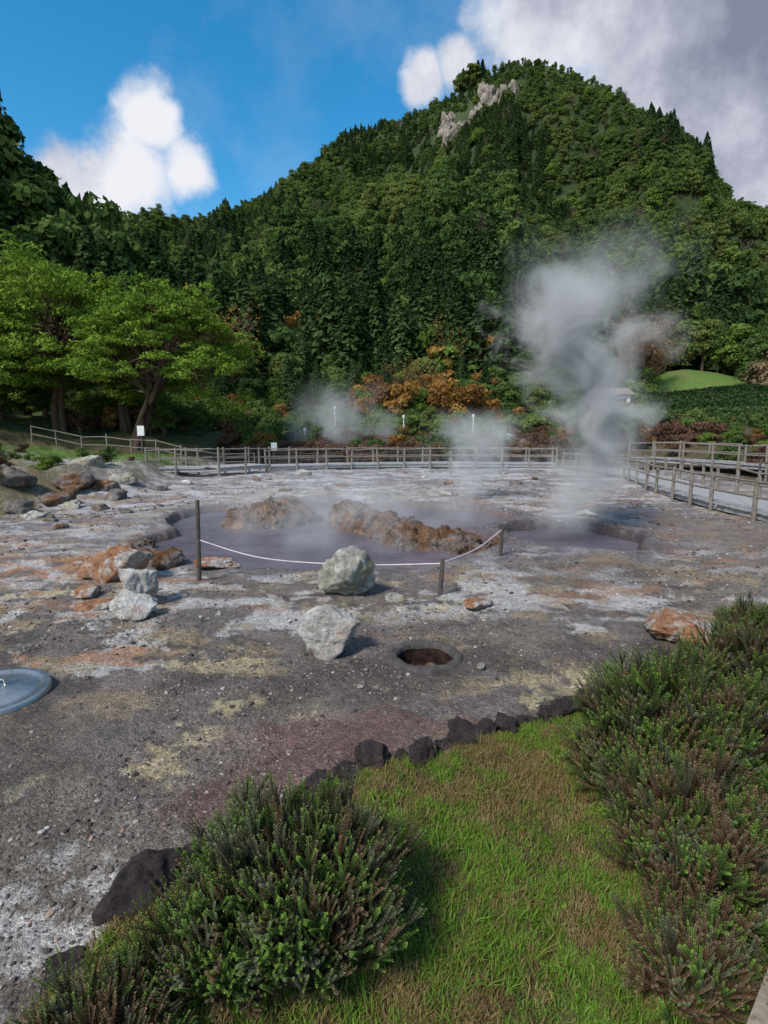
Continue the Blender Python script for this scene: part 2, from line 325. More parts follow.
for (x,y,s) in [(-10.2,15.5,1.0),(-11.4,17.0,1.5),(-9.0,14.2,.7),(-10.4,18.6,1.6),(-8.3,16.2,.6),(-12.6,14.8,.6),(-9.6,20.3,1.1),(-7.4,12.6,.4),(-8.4,11.5,.3),(-6.9,14.8,.4),(-11.4,21.5,1.3),(-9.9,17.0,1.2),(-8.8,18.2,1.0),(-8.1,13.4,.4),(-9.3,16.4,.7),(-9.5,19.2,1.0),(-8.4,21,.6)]:
    rock('bank_rock',x,y,s,s*.8,s*.6,[M_rbank,M_rbank,M_rgrey,M_rbrown][k%4],k,.4,k*.7,4,.32);k+=1
for i in range(40):
    x=rb.uniform(-9,9);y=rb.uniform(13.5,30)
    if pool1(x,y)<1.15 or pool2(x,y)<1.2 or x>8.6: continue
    s=rb.uniform(.15,.5);rock('grey_stone',x,y,s*1.3,s,s*.5,[M_rgrey,M_rbank,M_rwhite,M_rbrown][i%4],k,.3,k*.7,3,.3);k+=1
bs=[(-1.12,2.30,.30,.20,.26,.9),(-.98,2.62,.16,.14,.14,.5),(-.42,3.12,.22,.2,.18,.5),(-.27,3.27,.18,.14,.15,1.1),(-.09,3.36,.2,.17,.19,.2),(.1,3.42,.1,.1,.08,.3),(.22,3.40,.18,.17,.19,1.8),(.40,3.60,.13,.12,.1,.1),(.56,3.70,.2,.17,.16,.6),(.72,3.74,.16,.15,.2,.8),(.88,3.84,.2,.17,.2,2.1),(1.04,3.9,.15,.14,.13,2.1),(1.2,3.98,.2,.17,.19,.3),(1.38,4.06,.2,.17,.2,.9),(1.55,4.17,.2,.18,.17,.9),(1.75,4.3,.2,.18,.2,.2),(1.97,4.42,.2,.17,.2,.2),(2.2,4.55,.22,.2,.2,.2),(-1.27,1.95,.2,.16,.12,.2)]
for x,y,a,b,c,ro in bs:
    q=rb.uniform(.85,1.3)
    rock('lava_stone',x+.02,y-.03+rb.normal(0,.02),a*1.1*q,b*1.15*q,c*1.0*q,M_rlava,k,.28,ro,4,.34);k+=1
for x,y,s in [(.9,4.9,.09),(1.3,4.35,.07),(-.2,4.5,.06)]:
    rock('grey_stone',x,y,s,s,s*.7,M_rgrey,k,.2,1,3);k+=1
ec=empty('summit_cliff')
for i in range(60):
    a_=rb.uniform(5.2,12.4);t_=rb.uniform(.84,.893)+.012*math.sin(a_*2.1);R_=float(np.interp(a_,AZ,RR));r_=72+(R_-72)*t_
    x=r_*math.sin(math.radians(a_));y=r_*math.cos(math.radians(a_));s=rb.uniform(3.5,8.5)
    V,F=rockmesh(900+i,4,18,.45);V=V*np.array([s*.42,s*.5,s*.85]);o=mkmesh('outcrop',V,F,M_cliff,parent=ec);o.location=(x,y,Hs(x,y)+1.0);o.rotation_euler=(rb.normal(0,.15),rb.normal(0,.15),rb.uniform(0,6))
def ridge(name,path,w,h,seed,mat):
    P=np.array(path,float);d=np.r_[0,np.cumsum(np.linalg.norm(np.diff(P,axis=0),axis=1))]
    n=max(60,int(d[-1]/.025));t=np.linspace(0,d[-1],n)
    px=np.interp(t,d,P[:,0]);py=np.interp(t,d,P[:,1])
    px+=(fbm(t*.9,t*0+seed,4,seed)-.5)*.8;py+=(fbm(t*.9,t*0+seed+5,4,seed+1)-.5)*.8
    kk=np.ones(15)/15
    px=np.convolve(np.pad(px,7,'edge'),kk,'valid');py=np.convolve(np.pad(py,7,'edge'),kk,'valid')
    tx=np.gradient(px);ty=np.gradient(py);l=np.hypot(tx,ty)+1e-6;nx=-ty/l;ny=tx/l
    m=54;u=np.linspace(-1,1,m)
    T,U=np.meshgrid(t,u,indexing='ij')
    env=np.clip(np.sin(np.pi*np.clip(T/d[-1],0,1)),0,1)**.35
    hh=h*(.65+.7*fbm(T*1.9,T*0,5,seed+2,.6))*env
    ww=w*(.6+.8*fbm(T*1.2,T*0+3,4,seed+3))*env+.05
    X=px[:,None]+nx[:,None]*U*ww;Y=py[:,None]+ny[:,None]*U*ww
    Z=hh*np.clip(1-np.abs(U)**3.2,0,1)**.8
    cr=np.abs(fbm(X*2.2,Y*2.2,4,seed+17)-.5)*2
    Z=Z+((fbm(X*3,Y*3,5,seed+7,.6)-.5)*.6*h+(fbm(X*8,Y*8,5,seed+8,.65)-.5)*.5*h-(1-ss(0,.12,cr))*.35*h)*(1-U**2)
    Z=Z-.30
    X=X+(fbm(Y*6,Z*6,5,seed+9,.6)-.5)*.36;Y=Y+(fbm(X*6,Z*6,5,seed+10,.6)-.5)*.36
    V=np.stack([X,Y,Z],-1).reshape(-1,3);i=np.arange(n-1)[:,None]*m+np.arange(m-1)[None,:]
    F=np.stack([i,i+m,i+m+1,i+1],-1).reshape(-1,4)[:,::-1]
    mkmesh(name,V,F,mat,smooth=True)
ridge('rock_bank',[(-1.0,17.0),(-.95,15.2),(-.7,13.6),(-.1,12.3),(.8,11.4),(1.6,10.8),(2.4,10.5)],.45,.58,201,M_rbrown)
ridge('rock_bank',[(-4.2,14.0),(-3.4,13.8),(-2.7,14.2),(-2.1,15.2)],.65,.66,231,M_rbrown)
ridge('rock_bank',[(-5.1,12.6),(-4.9,11.0),(-4.1,9.6),(-2.8,8.95)],.3,.30,251,M_rbrown)
# ---------------------------------------------------------------- instancing
def scatter(name,P,rot,scl,idx,sources,parent=None):
    c=bpy.data.collections.new(name+'_kinds')
    for i,o in enumerate(sources):
        o.name='%02d_'%i+o.name; c.objects.link(o)
    P=np.asarray(P,dtype=np.float32);n=len(P)
    me=bpy.data.meshes.new(name);me.vertices.add(n);me.vertices.foreach_set('co',P.ravel())
    a=me.attributes.new('rot','FLOAT_VECTOR','POINT');a.data.foreach_set('vector',np.asarray(rot,dtype=np.float32).ravel())
    scl=np.asarray(scl,dtype=np.float32)
    if scl.ndim==1: scl=np.repeat(scl[:,None],3,1)
    a=me.attributes.new('scl','FLOAT_VECTOR','POINT');a.data.foreach_set('vector',scl.ravel())
    a=me.attributes.new('idx','INT','POINT');a.data.foreach_set('value',np.asarray(idx,dtype=np.int32))
    o=bpy.data.objects.new(name,me);COL.objects.link(o)
    if parent:o.parent=parent
    g=bpy.data.node_groups.new(name+'_scatter','GeometryNodeTree')
    g.interface.new_socket('Geometry',in_out='INPUT',socket_type='NodeSocketGeometry');g.interface.new_socket('Geometry',in_out='OUTPUT',socket_type='NodeSocketGeometry')
    N=g.nodes;L=g.links;gi=N.new('NodeGroupInput');go=N.new('NodeGroupOutput');ip=N.new('GeometryNodeInstanceOnPoints');ci=N.new('GeometryNodeCollectionInfo')
    ci.inputs['Collection'].default_value=c;ci.inputs['Separate Children'].default_value=True;ci.inputs['Reset Children'].default_value=True
    def na(nm,ty):
        q=N.new('GeometryNodeInputNamedAttribute');q.data_type=ty;q.inputs[0].default_value=nm;return [s for s in q.outputs if s.enabled][0]
    L.new(gi.outputs[0],ip.inputs['Points']);L.new(ci.outputs[0],ip.inputs['Instance']);ip.inputs['Pick Instance'].default_value=True
    L.new(na('idx','INT'),ip.inputs['Instance Index']);e=N.new('FunctionNodeEulerToRotation');L.new(na('rot','FLOAT_VECTOR'),e.inputs[0]);L.new(e.outputs[0],ip.inputs['Rotation'])
    L.new(na('scl','FLOAT_VECTOR'),ip.inputs['Scale']);L.new(ip.outputs[0],go.inputs[0])
    md=o.modifiers.new('scatter','NODES');md.node_group=g;return o
# ---------------------------------------------------------------- tree kinds for the hillside
G_dark=[(0,(.022,.044,.020)),(.45,(.048,.085,.030)),(1,(.10,.15,.05))]
G_mid=[(0,(.034,.064,.022)),(.4,(.078,.128,.036)),(.8,(.135,.185,.050)),(1,(.19,.20,.065))]
ML_broad=leafmat('foliage_broadleaf',G_mid,.6);ML_con=leafmat('foliage_conifer',G_dark)
ML_org=leafmat('foliage_autumn',[(0,(.12,.06,.025)),(.5,(.27,.14,.04)),(1,(.38,.24,.07))])
ML_bright=leafmat('foliage_bright',[(0,(.055,.105,.018)),(.5,(.12,.19,.036)),(1,(.20,.27,.06))])
ML_shrub=leafmat('foliage_shrub_brown',[(0,(.06,.035,.022)),(.5,(.16,.09,.06)),(1,(.24,.16,.11))])
ML_dry=leafmat('foliage_dry',[(0,(.16,.11,.06)),(.5,(.28,.20,.12)),(1,(.36,.28,.18))])
ML_bare=leafmat('foliage_bare',[(0,(.12,.10,.08)),(.5,(.20,.17,.14)),(1,(.28,.24,.2))])
def combine(name,tb,LV,LF,leafm,shade,link=False,parent=None,barkm=None):
    nb=len(tb.V);V=np.concatenate([np.array(tb.V).reshape(-1,3),LV]) if nb else LV
    F=[tuple(f) for f in tb.F]+[tuple(int(q)+nb for q in f) for f in LF]
    o=mkmesh(name,V,F,mats=[barkm or M_bark,leafm],midx=[0]*len(tb.F)+[1]*len(LF),link=link,parent=parent)
    shade_attr(o,[.3]*len(tb.F)+list(shade));return o
def broad(name,h,w,nb,per,ls,mat,link=False,seedo=0):
    tb=MB();tb.tube([(0,0,-1),(.1,0,h*.3),(0,.1,h*.7)],[.22,.17,.06],6)
    C=[];Nn=[];Sh=[]
    for i in range(nb):
        a=rng.uniform(0,6.28);u=rng.uniform(0,1)**.6;zf=rng.uniform(.25,.92)
        rad=w/2*math.sqrt(max(.05,1-((zf-.5)/.52)**2))*u*.8
        c=np.array([rad*math.cos(a),rad*math.sin(a),h*zf]);br=w*rng.uniform(.13,.24)
        d=rng.normal(0,1,(per,3));d/=np.linalg.norm(d,axis=1)[:,None];d[:,2]=np.where(d[:,2]<-.3,-d[:,2],d[:,2])
        p=c+d*np.array([br,br,br*.75])*rng.uniform(.7,1.15,(per,1))
        C.append(p);Nn.append(d);Sh.append(np.full(per,rng.uniform(0,1))*.6+.4*rng.uniform(0,1,per))
        tb.tube([(0,0,h*.35),tuple(c*.6+np.array([0,0,h*.15])),tuple(c)],[.08,.05,.02],4)
    C=np.concatenate(C);Nn=np.concatenate(Nn);V,F=leafquads(C,Nn,ls,.65,.5)
    return combine(name,tb,V,F,mat,np.concatenate(Sh),link)
def conifer(name,h,w,n,ls,mat,link=False):
    tb=MB();tb.tube([(0,0,-1),(0,0,h*.5),(0,0,h)],[.25,.14,.02],6)
    zf=rng.uniform(0,1,n)**1.25;lev=np.floor(zf*16)/16;off=zf-lev
    R=w/2*(1-zf)**.7*(.6+.5*rng.uniform(0,1,n)**.5)*(1.1-off*5)
    a=rng.uniform(0,6.28,n);lob=1+.26*np.sin(a*5+lev*40)+.2*np.sin(a*3+lev*90);R=np.clip(R*lob,.03,None)
    C=np.stack([R*np.cos(a),R*np.sin(a),h*(.1+.9*zf)-R*.18],1)
    Nn=np.stack([np.cos(a)*.5,np.sin(a)*.5,np.full(n,.8)],1);V,F=leafquads(C,Nn,ls,.5,.35)
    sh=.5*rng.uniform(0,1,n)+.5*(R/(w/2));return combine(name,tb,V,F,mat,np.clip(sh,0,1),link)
def bare(name,h,w,mat,nl=500,ls=.2):
    tb=MB();C=[]
    tb.tube([(0,0,-.5),(.1,.05,h*.3),(0,0,h*.8)],[.22,.16,.04],6)
    for i in range(34):
        a=rng.uniform(0,6.28);z0=h*rng.uniform(.15,.7);l=w/2*rng.uniform(.5,1)
        p0=Vector((0,0,z0));p1=Vector((math.cos(a)*l*.6,math.sin(a)*l*.6,z0+h*.12));p2=Vector((math.cos(a)*l,math.sin(a)*l,z0+h*.28))
        tb.tube([p0,p1,p2],[.08,.05,.02],4)
        for j in range(5):
            q=p0.lerp(p2,rng.uniform(.3,1));e=q+Vector(rng.normal(0,.35,3)*np.array([1,1,.6]))*w*.22+Vector((0,0,h*.07))
            tb.tube([q,e],[.035,.012],3);
            for _ in range(max(1,nl//170)): C.append(np.array(e)+rng.normal(0,.35,3))
    C=np.array(C);V,F=leafquads(C,np.tile([0,0,1.],(len(C),1)),ls,.5,1)
    return combine(name,tb,V,F,mat,rng.uniform(0,1,len(C)))
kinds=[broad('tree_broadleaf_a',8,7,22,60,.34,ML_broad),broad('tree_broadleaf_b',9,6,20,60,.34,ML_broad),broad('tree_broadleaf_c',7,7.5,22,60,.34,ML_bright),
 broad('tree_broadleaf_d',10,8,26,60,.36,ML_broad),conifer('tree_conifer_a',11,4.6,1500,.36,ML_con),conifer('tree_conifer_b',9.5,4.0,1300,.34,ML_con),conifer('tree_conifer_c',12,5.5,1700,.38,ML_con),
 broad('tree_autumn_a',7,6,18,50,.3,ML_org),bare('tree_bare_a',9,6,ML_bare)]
def forest():
    n=17500;az=rng.uniform(-58,58,n);u=rng.uniform(0,1,n)
    R=np.interp(az,AZ,RR);r=np.sqrt(76**2+u*((R*1.02)**2-76**2));t=(r-72)/(R-72)
    x=r*np.sin(np.radians(az));y=r*np.cos(np.radians(az))
    pn=fbm(x*.018,y*.018,3,61);pc=fbm(x*.03+9,y*.03,3,62)
    idx=rng.choice([0,1,2,3],n,p=[.34,.28,.16,.22]);con=(pc>.58)|((az<-8)&(t>.45)&(pc>.42))
    left=((x+75)**2+(y-84)**2<38**2)
    idx=np.where(con&(rng.uniform(0,1,n)<.8),rng.choice([4,5,6],n),idx)
    idx=np.where(left&(rng.uniform(0,1,n)<.4),rng.choice([4,5,6],n),idx)
    idx=np.where(rng.uniform(0,1,n)<.015,8,idx);idx=np.where((rng.uniform(0,1,n)<.03)&(t<.35),7,idx)
    keep=~((az>5.2)&(az<12.6)&(t>.84)&(t<.90)&(rng.uniform(0,1,n)<.70))
    keep&=~((((x-38)/11)**2+((y-68)/10)**2<1)&(t<.08))
    keep&=~(((x-38)/12)**2+((y-64)/13)**2<1)
    s=(1.08-.66*np.clip(t,0,1))*rng.uniform(.65,1.3,n)
    z=H(x,y);s=np.where(left,s*1.2,s)
    s=np.where((az>3)&(az<28)&(t>.72),s*.72,s)
    s=np.where((idx>=4)&(idx<=6)&(t>.85),s*.9,s)
    P=np.stack([x,y,z-.3],1)[keep];rot=np.stack([rng.normal(0,.04,n),rng.normal(0,.04,n),rng.uniform(0,6.28,n)],1)[keep]
    sc=np.stack([s,s,s*rng.uniform(.85,1.25,n)],1)[keep]
    I=idx[keep]
    g=22;ga=np.radians(rng.normal(8.15,.45,g));gr=rng.uniform(296,304,g);gx=gr*np.sin(ga);gy=gr*np.cos(ga)
    P=np.concatenate([P,np.stack([gx,gy,H(gx,gy)-.4],1)]);rot=np.concatenate([rot,np.stack([ga*0,ga*0,rng.uniform(0,6,g)],1)])
    gs=rng.uniform(.85,1.15,g);sc=np.concatenate([sc,np.stack([gs,gs,gs*1.0],1)]);I=np.concatenate([I,rng.choice([0,1,5],g)])
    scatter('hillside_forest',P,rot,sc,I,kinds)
forest()
kk=[broad('shrub_green',2.2,2.6,16,90,.10,ML_broad),broad('shrub_brown',1.5,2.2,16,90,.07,ML_shrub),broad('shrub_bright',2.0,2.4,16,90,.09,ML_bright),broad('shrub_orange',2.2,2.2,14,80,.09,ML_org),
    conifer('conifer_mid',11,4.6,4200,.2,ML_con),broad('tree_mid',7,5.5,34,130,.17,ML_broad),bare('bare_red_tree',8,6.5,ML_org,1500,.12),broad('tree_mid_bright',6,5,30,130,.16,ML_bright),broad('reed_dry',2.8,4.0,20,150,.10,ML_dry)]
def mid():
    P=[];I=[];Sc=[]
    def add(x,y,i,s): P.append((x,y,Hs(x,y)-.15));I.append(i);Sc.append(s)
    for _ in range(380):
        x=rng.uniform(-11,22);y=rng.uniform(36.8,42);add(x,y,int(rng.choice([1,1,1,0,3],p=[.38,.3,.2,.08,.04])),rng.uniform(.45,1.0))
    for _ in range(420):
        a=math.radians(rng.uniform(-30,42));r=rng.uniform(42,62);x=r*math.sin(a);y=r*math.cos(a)
        if abs(math.degrees(a)-29.5)<4 and r>52: continue
        if (x-23.5)**2+(y-57)**2<22: continue
        add(x,y,int(rng.choice([0,1,2,3],p=[.45,.34,.13,.08])),rng.uniform(.6,1.1) if abs(math.degrees(a)-29.5)>5 else rng.uniform(.3,.55))
    for _ in range(340):
        a=math.radians(rng.uniform(-45,45));r=rng.uniform(58,84);x=r*math.sin(a);y=r*math.cos(a)
        if abs(math.degrees(a)-29.5)<4 and r<80: continue
        if abs(math.degrees(a)-22.5)<4 and r<64: continue
        az=math.degrees(a);cr=.5 if az<3 else .08
        add(x,y,int(rng.choice([4,5,7],p=[cr,.75-cr,.25])),rng.uniform(.5,.95) if r>68 else rng.uniform(.4,.65))
    for _ in range(34):
        a=math.radians(rng.uniform(-3,12));r=rng.uniform(55,72);add(r*math.sin(a),r*math.cos(a),3,rng.uniform(1.2,2.4))
    for x,y,s in [(28.5,64,1.25),(30.0,66,1.1),(-17,60,1.35),(-20,63,1.2),(26,64,.9),(10.5,78,1.35),(5,60,.7),(2,62,.8)]: add(x,y,6,s)
    for x,y,s in [(40.5,61,1.3),(42.5,62,1.7),(44.5,61,1.6),(47,59,1.5),(43,59,1.2),(36,61,.5),(33,58,.5)]: add(x,y,8,s)
    for _ in range(24):
        a=math.radians(rng.uniform(24,36));r=rng.uniform(80,88);add(r*math.sin(a),r*math.cos(a),int(rng.choice([5,7,4])),rng.uniform(.7,1.1))
    for _ in range(130):
        x=rng.uniform(15,34);y=rng.uniform(16,36)
        if x<15+ (y-16)*.05: continue
        add(x,y,int(rng.choice([1,0,2],p=[.65,.2,.15])),rng.uniform(.4,.8))
    for _ in range(80):
        x=rng.uniform(-24,-11.5);y=rng.uniform(16,27);add(x,y,int(rng.choice([0,2,1],p=[.4,.25,.35])),rng.uniform(.15,.42))
    for _ in range(60):
        x=rng.uniform(-40,-17);y=rng.uniform(38,50);add(x,y,int(rng.choice([0,2])),rng.uniform(.8,1.4))
    n=len(P);s=np.array(Sc);scatter('shrubs_and_young_trees',P,np.stack([np.zeros(n),np.zeros(n),rng.uniform(0,6.28,n)],1),s,I,kk)
mid()
def hedge(pts,w,h,seed):
    C=[];Nn=[]
    for (a,b) in zip(pts[:-1],pts[1:]):
        a=np.array(a,float);b=np.array(b,float);l=np.linalg.norm(b-a);n=int(l*520)
        t=rng.uniform(0,1,n);q=a+(b-a)*t[:,None];d=(b-a)/l;nn=np.array([-d[1],d[0]])
        f=rng.integers(0,3,n);u=rng.uniform(-1,1,n);v=rng.uniform(0,1,n)
        off=np.where(f==0,u,np.where(f==1,-1,1))*w/2;zz=np.where(f==0,1,v)*h
        off=off+rng.normal(0,.06,n);zz=zz+rng.normal(0,.06,n)
        X=q[:,0]+nn[0]*off;Y=q[:,1]+nn[1]*off;Z=H(X,Y)+zz
        C.append(np.stack([X,Y,Z],1));s=np.where(f==0,0,np.where(f==1,-1,1))
        Nn.append(np.stack([nn[0]*s,nn[1]*s,(f==0)*1.],1))
    C=np.concatenate(C);Nn=np.concatenate(Nn);V,F=leafquads(C,Nn,.13,.6,.4)
    o=mkmesh('clipped_hedge',V,F,ML_con);shade_attr(o,rng.uniform(.2,1,len(C)))
hedge([(20,50),(30,49),(42,46)],1.2,1.5,1);hedge([(26,54),(33,53.5),(46,50)],1.2,1.7,2);hedge([(19,45),(28,44),(38,41)],1.2,1.3,3);hedge([(29,60),(36,59.5),(48,56)],1.2,1.6,4)
# ---------------------------------------------------------------- hero trees on the left
def hero(name,x,y,h,w,leanx,leany,mat,npads,perpad,ls,z0f=.45,seed=1):
    e=empty(name,(x,y,Hs(x,y)-.1));tb=MB();rg=np.random.default_rng(seed)
    fork=Vector((leanx*.4,leany*.4,h*.28));top=Vector((leanx,leany,h*.72))
    for k in range(3):
        a=k*2.1+seed;bx=Vector((math.cos(a)*.25,math.sin(a)*.25,-.2))
        t2=top+Vector((math.cos(a)*w*.18,math.sin(a)*w*.18,0))
        tb.tube([bx,bx.lerp(fork,.5)+Vector((rg.normal(0,.1),0,0)),fork+bx*.6,fork.lerp(t2,.5)+Vector((rg.normal(0,.3),rg.normal(0,.3),0)),t2],[.24,.2,.16,.11,.05],8)
    C=[];Nn=[];Sh=[]
    for i in range(npads):
        a=i*2.399+seed;u=math.sqrt((i+.5)/npads);R=w/2*u*rg.uniform(.85,1.12)
        zc=h*(z0f+(.93-z0f)*(1-u**2.2)*rg.uniform(.7,1.0)) if rg.uniform()<.72 else h*rg.uniform(z0f-.12,.7)
        c=Vector((leanx*.8+R*math.cos(a),leany*.8+R*math.sin(a),zc));pr=w*rg.uniform(.09,.16)
        st=fork.lerp(top,rg.uniform(0,.8));mid_=st.lerp(c,.5)+Vector((rg.normal(0,.3),rg.normal(0,.3),-.2))
        tb.tube([st,mid_,c+Vector((0,0,-.2))],[.10,.065,.025],5)
        for j in range(5):
            q=mid_.lerp(c,rg.uniform(.3,1));ee=c+Vector((rg.normal(0,pr*.5),rg.normal(0,pr*.5),rg.uniform(-.1,.2)))
            tb.tube([q,ee],[.03,.01],3)
        for j in range(9):
            cc=np.array(c)+np.array([rg.normal(0,pr*.6),rg.normal(0,pr*.6),rg.normal(.1,pr*.3)]);n=perpad//9
            d=rg.normal(0,1,(n,3));d/=np.linalg.norm(d,axis=1)[:,None];d[:,2]=np.abs(d[:,2])-.3
            C.append(cc+d*np.array([pr*.48,pr*.48,pr*.36])*rg.uniform(.5,1.15,(n,1)));Nn.append(d+np.array([0,0,.5]));Sh.append(np.full(n,rg.uniform(0,.7))+rg.uniform(0,.5,n))
    C=np.concatenate(C);Nn=np.concatenate(Nn);V,F=leafquads(C,Nn,ls,.5,.5)
    tb.obj('trunk_and_limbs',M_bark,parent=e,smooth=True)
    o=mkmesh('crown_foliage',V,F,mat,parent=e);shade_attr(o,np.clip(np.concatenate(Sh),0,1.2))
ML_hero=leafmat('foliage_hero',[(0,(.055,.105,.016)),(.45,(.16,.25,.034)),(1,(.31,.38,.07))],.25)
hero('umbrella_tree',-15.3,34.5,10.9,9.4,2.8,0,ML_hero,52,760,.10,.36,1)
hero('umbrella_tree',-21.2,37,12.2,10.5,.4,0,ML_hero,54,720,.105,.36,2)
hero('umbrella_tree',-25.5,33.5,8.6,9.5,.2,0,ML_hero,48,700,.10,.30,3)
hero('umbrella_tree',-17.8,39,8.5,8,-.5,0,ML_hero,36,650,.10,.36,5)
hero('broadleaf_tree',-30,46,12,10,0,0,ML_broad,40,600,.12,.3,6)
# ---------------------------------------------------------------- boardwalks and fences
def boardwalk(path,width,z,rails=(True,True),posth=1.0,skirt=False):
    e=empty('wooden_boardwalk');dk=MB();rl=MB()
    for a,b in zip(path[:-1],path[1:]):
        A=Vector((*a,0));B=Vector((*b,0));l=(B-A).length;d=(B-A)/l;nn=Vector((-d.y,d.x,0))
        n=int(l/.15)
        for i in range(n):
            c=A+d*(i+.5)*l/n+Vector((0,0,z+rng.normal(0,.006)));dk.beam(c-nn*width/2,c+nn*(width/2+rng.normal(0,.01)),l/n-.012,.04)
        for s in (-1,1):
            dk.beam(A+nn*s*(width/2-.1)+Vector((0,0,z-.1)),B+nn*s*(width/2-.1)+Vector((0,0,z-.1)),.07,.15)
            if not rails[0 if s<0 else 1]: continue
            m=max(1,round(l/1.6));prev=None
            for i in range(m+1):
                q=A+d*l*i/m+nn*s*(width/2+.05);g=Hs(q.x,q.y)
                tlt=rng.normal(0,.03,2);hz=posth+rng.normal(0,.03);q2=q+Vector((tlt[0],tlt[1],z+hz))
                if i<m or b==path[-1]: rl.tube([q+Vector((0,0,g-.15)),q2],[.06,.052],8)
                if prev:
                    for hh in (.9,.46):
                        rl.tube([prev[0].lerp(prev[1],hh)+Vector((0,0,0)),(q+Vector((0,0,z))).lerp(q2,hh)],[.032,.034],6)
                prev=(q+Vector((0,0,z)),q2)
    dk.obj('deck',M_deck,e);rl.obj('railing',M_wood,e)
boardwalk([(11.0,31.5),(11.7,25),(10.6,19.5),(10.2,15.5),(10.2,12.0),(10.9,8.5)][::-1],1.9,.18,posth=.85)
boardwalk([(-6.6,30.5),(-2,32.5),(4,33.6),(9.9,32.6)],1.7,.30,posth=.95)
boardwalk([(-11.2,27.2),(-8.6,27.4),(-6.6,29.6)],1.8,.42,posth=.95)
boardwalk([(14.2,31),(16.0,26),(17,20)],1.6,.75,posth=.9)
def fence(name,path,h,sp,rails,mat=M_wood,r=.045):
    fb=MB()
    for a,b in zip(path[:-1],path[1:]):
        A=Vector((*a,0));B=Vector((*b,0));l=(B-A).length;m=max(1,round(l/sp))
        pts=[A.lerp(B,i/m) for i in range(m+1)]
        for q in pts: q.z=Hs(q.x,q.y);fb.tube([q-Vector((0,0,.1)),q+Vector((rng.normal(0,.03),0,h+rng.normal(0,.03)))],[r,r*.9],7)
        for q,w in zip(pts[:-1],pts[1:]):
            for hh in rails: fb.tube([q+Vector((0,0,hh)),w+Vector((0,0,hh+rng.normal(0,.02)))],[.03,.03],5)
    fb.obj(name,mat)
fence('wooden_fence',[(-20,32),(-15.5,31.5),(-11,30.5),(-7.5,32.5)],.95,1.7,(.42,.85))
fence('wooden_fence',[(-7,35.2),(0,36.2),(8,36.6),(14,36)],.9,1.9,(.4,.8),M_wooddk)
fence('wooden_fence',[(14.8,22),(15.6,17),(16,12)],.9,1.6,(.4,.8),M_wooddk)
e=empty('tape_barrier');pm=MB();tm=MB()
ps=[(-2.74,8.05,1.20,.62),(.77,7.45,.50,.44),(2.07,9.75,.52,.46)]
for x,y,h,_ in ps: z=Hs(x,y);pm.tube([(x,y,z-.1),(x+.03,y,z+h)],[.034,.03],9)
def sagline(P,r=.010):
    Q=[]
    P=[Vector(p) for p in P]
    n=10
    for i in range(len(P)-1):
        p0=P[max(i-1,0)];p1=P[i];p2=P[i+1];p3=P[min(i+2,len(P)-1)]
        for k in range(n):
            t=k/n;Q.append(.5*((2*p1)+(p2-p0)*t+(2*p0-5*p1+4*p2-p3)*t*t+(3*p1-p0-3*p2+p3)*t**3))
    Q.append(P[-1]);tm.tube(Q,[r]*len(Q),6)
z0=[Hs(p[0],p[1]) for p in ps]
sagline([(ps[0][0],ps[0][1],z0[0]+.62),(-1.75,7.95,.36),(-.4,7.8,.30),(ps[1][0],ps[1][1],z0[1]+.44)])
sagline([(ps[1][0],ps[1][1],z0[1]+.44),(1.45,8.6,.36),(ps[2][0],ps[2][1],z0[2]+.46)])
pm.obj('posts',M_wooddk,e);tm.obj('tape',M_rope,e,smooth=True)
for x,y,h in [(-3.9,45,2.6),(1.5,43,2.2),(6.7,42.5,2.2),(-5.6,40,1.6)]:
    e=empty('lamp_post',(x,y,Hs(x,y)));a=MB();a.tube([(0,0,-.1),(0,0,.25),(0,0,.27),(0,0,h)],[.08,.08,.045,.04],10);a.obj('pole',M_white,e)
    b=MB();b.tube([(0,0,h),(0,0,h+.06),(0,0,h+.24),(0,0,h+.28)],[.05,.10,.11,.04],10);b.obj('lantern',M_white,e)
for x,y,w,h in [(-12.3,28.6,.35,.5),(-6.6,33.8,.35,.5),(8.6,39.5,.7,.4)]:
    e=empty('info_sign',(x,y,Hs(x,y)));a=MB();a.beam((0,0,-.1),(0,0,1.25),.07,.07);a.obj('post',M_wooddk,e)
    b=MB();b.beam((-w/2,-.06,1.25),(w/2,-.06,1.25),.03,h);b.obj('panel',M_white,e)
def house(x,y,w,d,h):
    z=Hs(x,y)+.5;e=empty('small_house',(x,y,z));b=MB();b.beam((0,-d/2,h/2-.5),(0,d/2,h/2-.5),w,h+1)
    b.obj('walls',M_white,e);r=MB();W=w/2+.3;D=d/2+.3
    r.V=[(-W,-D,h),(W,-D,h),(W,D,h),(-W,D,h),(-W,0,h+.7),(W,0,h+.7)]
    r.F=[(0,1,5,4),(2,3,4,5),(0,4,3),(1,2,5),(3,2,1,0)];r.M=[0]*5;r.obj('roof',M_roof,e)
    g=MB();g.beam((-w*.25,-d/2-.03,h*.55),(-w*.25,-d/2,h*.55),.8,.7);g.beam((w*.25,-d/2-.03,h*.55),(w*.25,-d/2,h*.55),.8,.7);g.beam((0,-d/2-.03,h*.38),(0,-d/2,h*.38),.7,1.5);g.obj('windows_and_door',M_glass,e)
house(22.0,55.5,3.0,2.4,1.6)
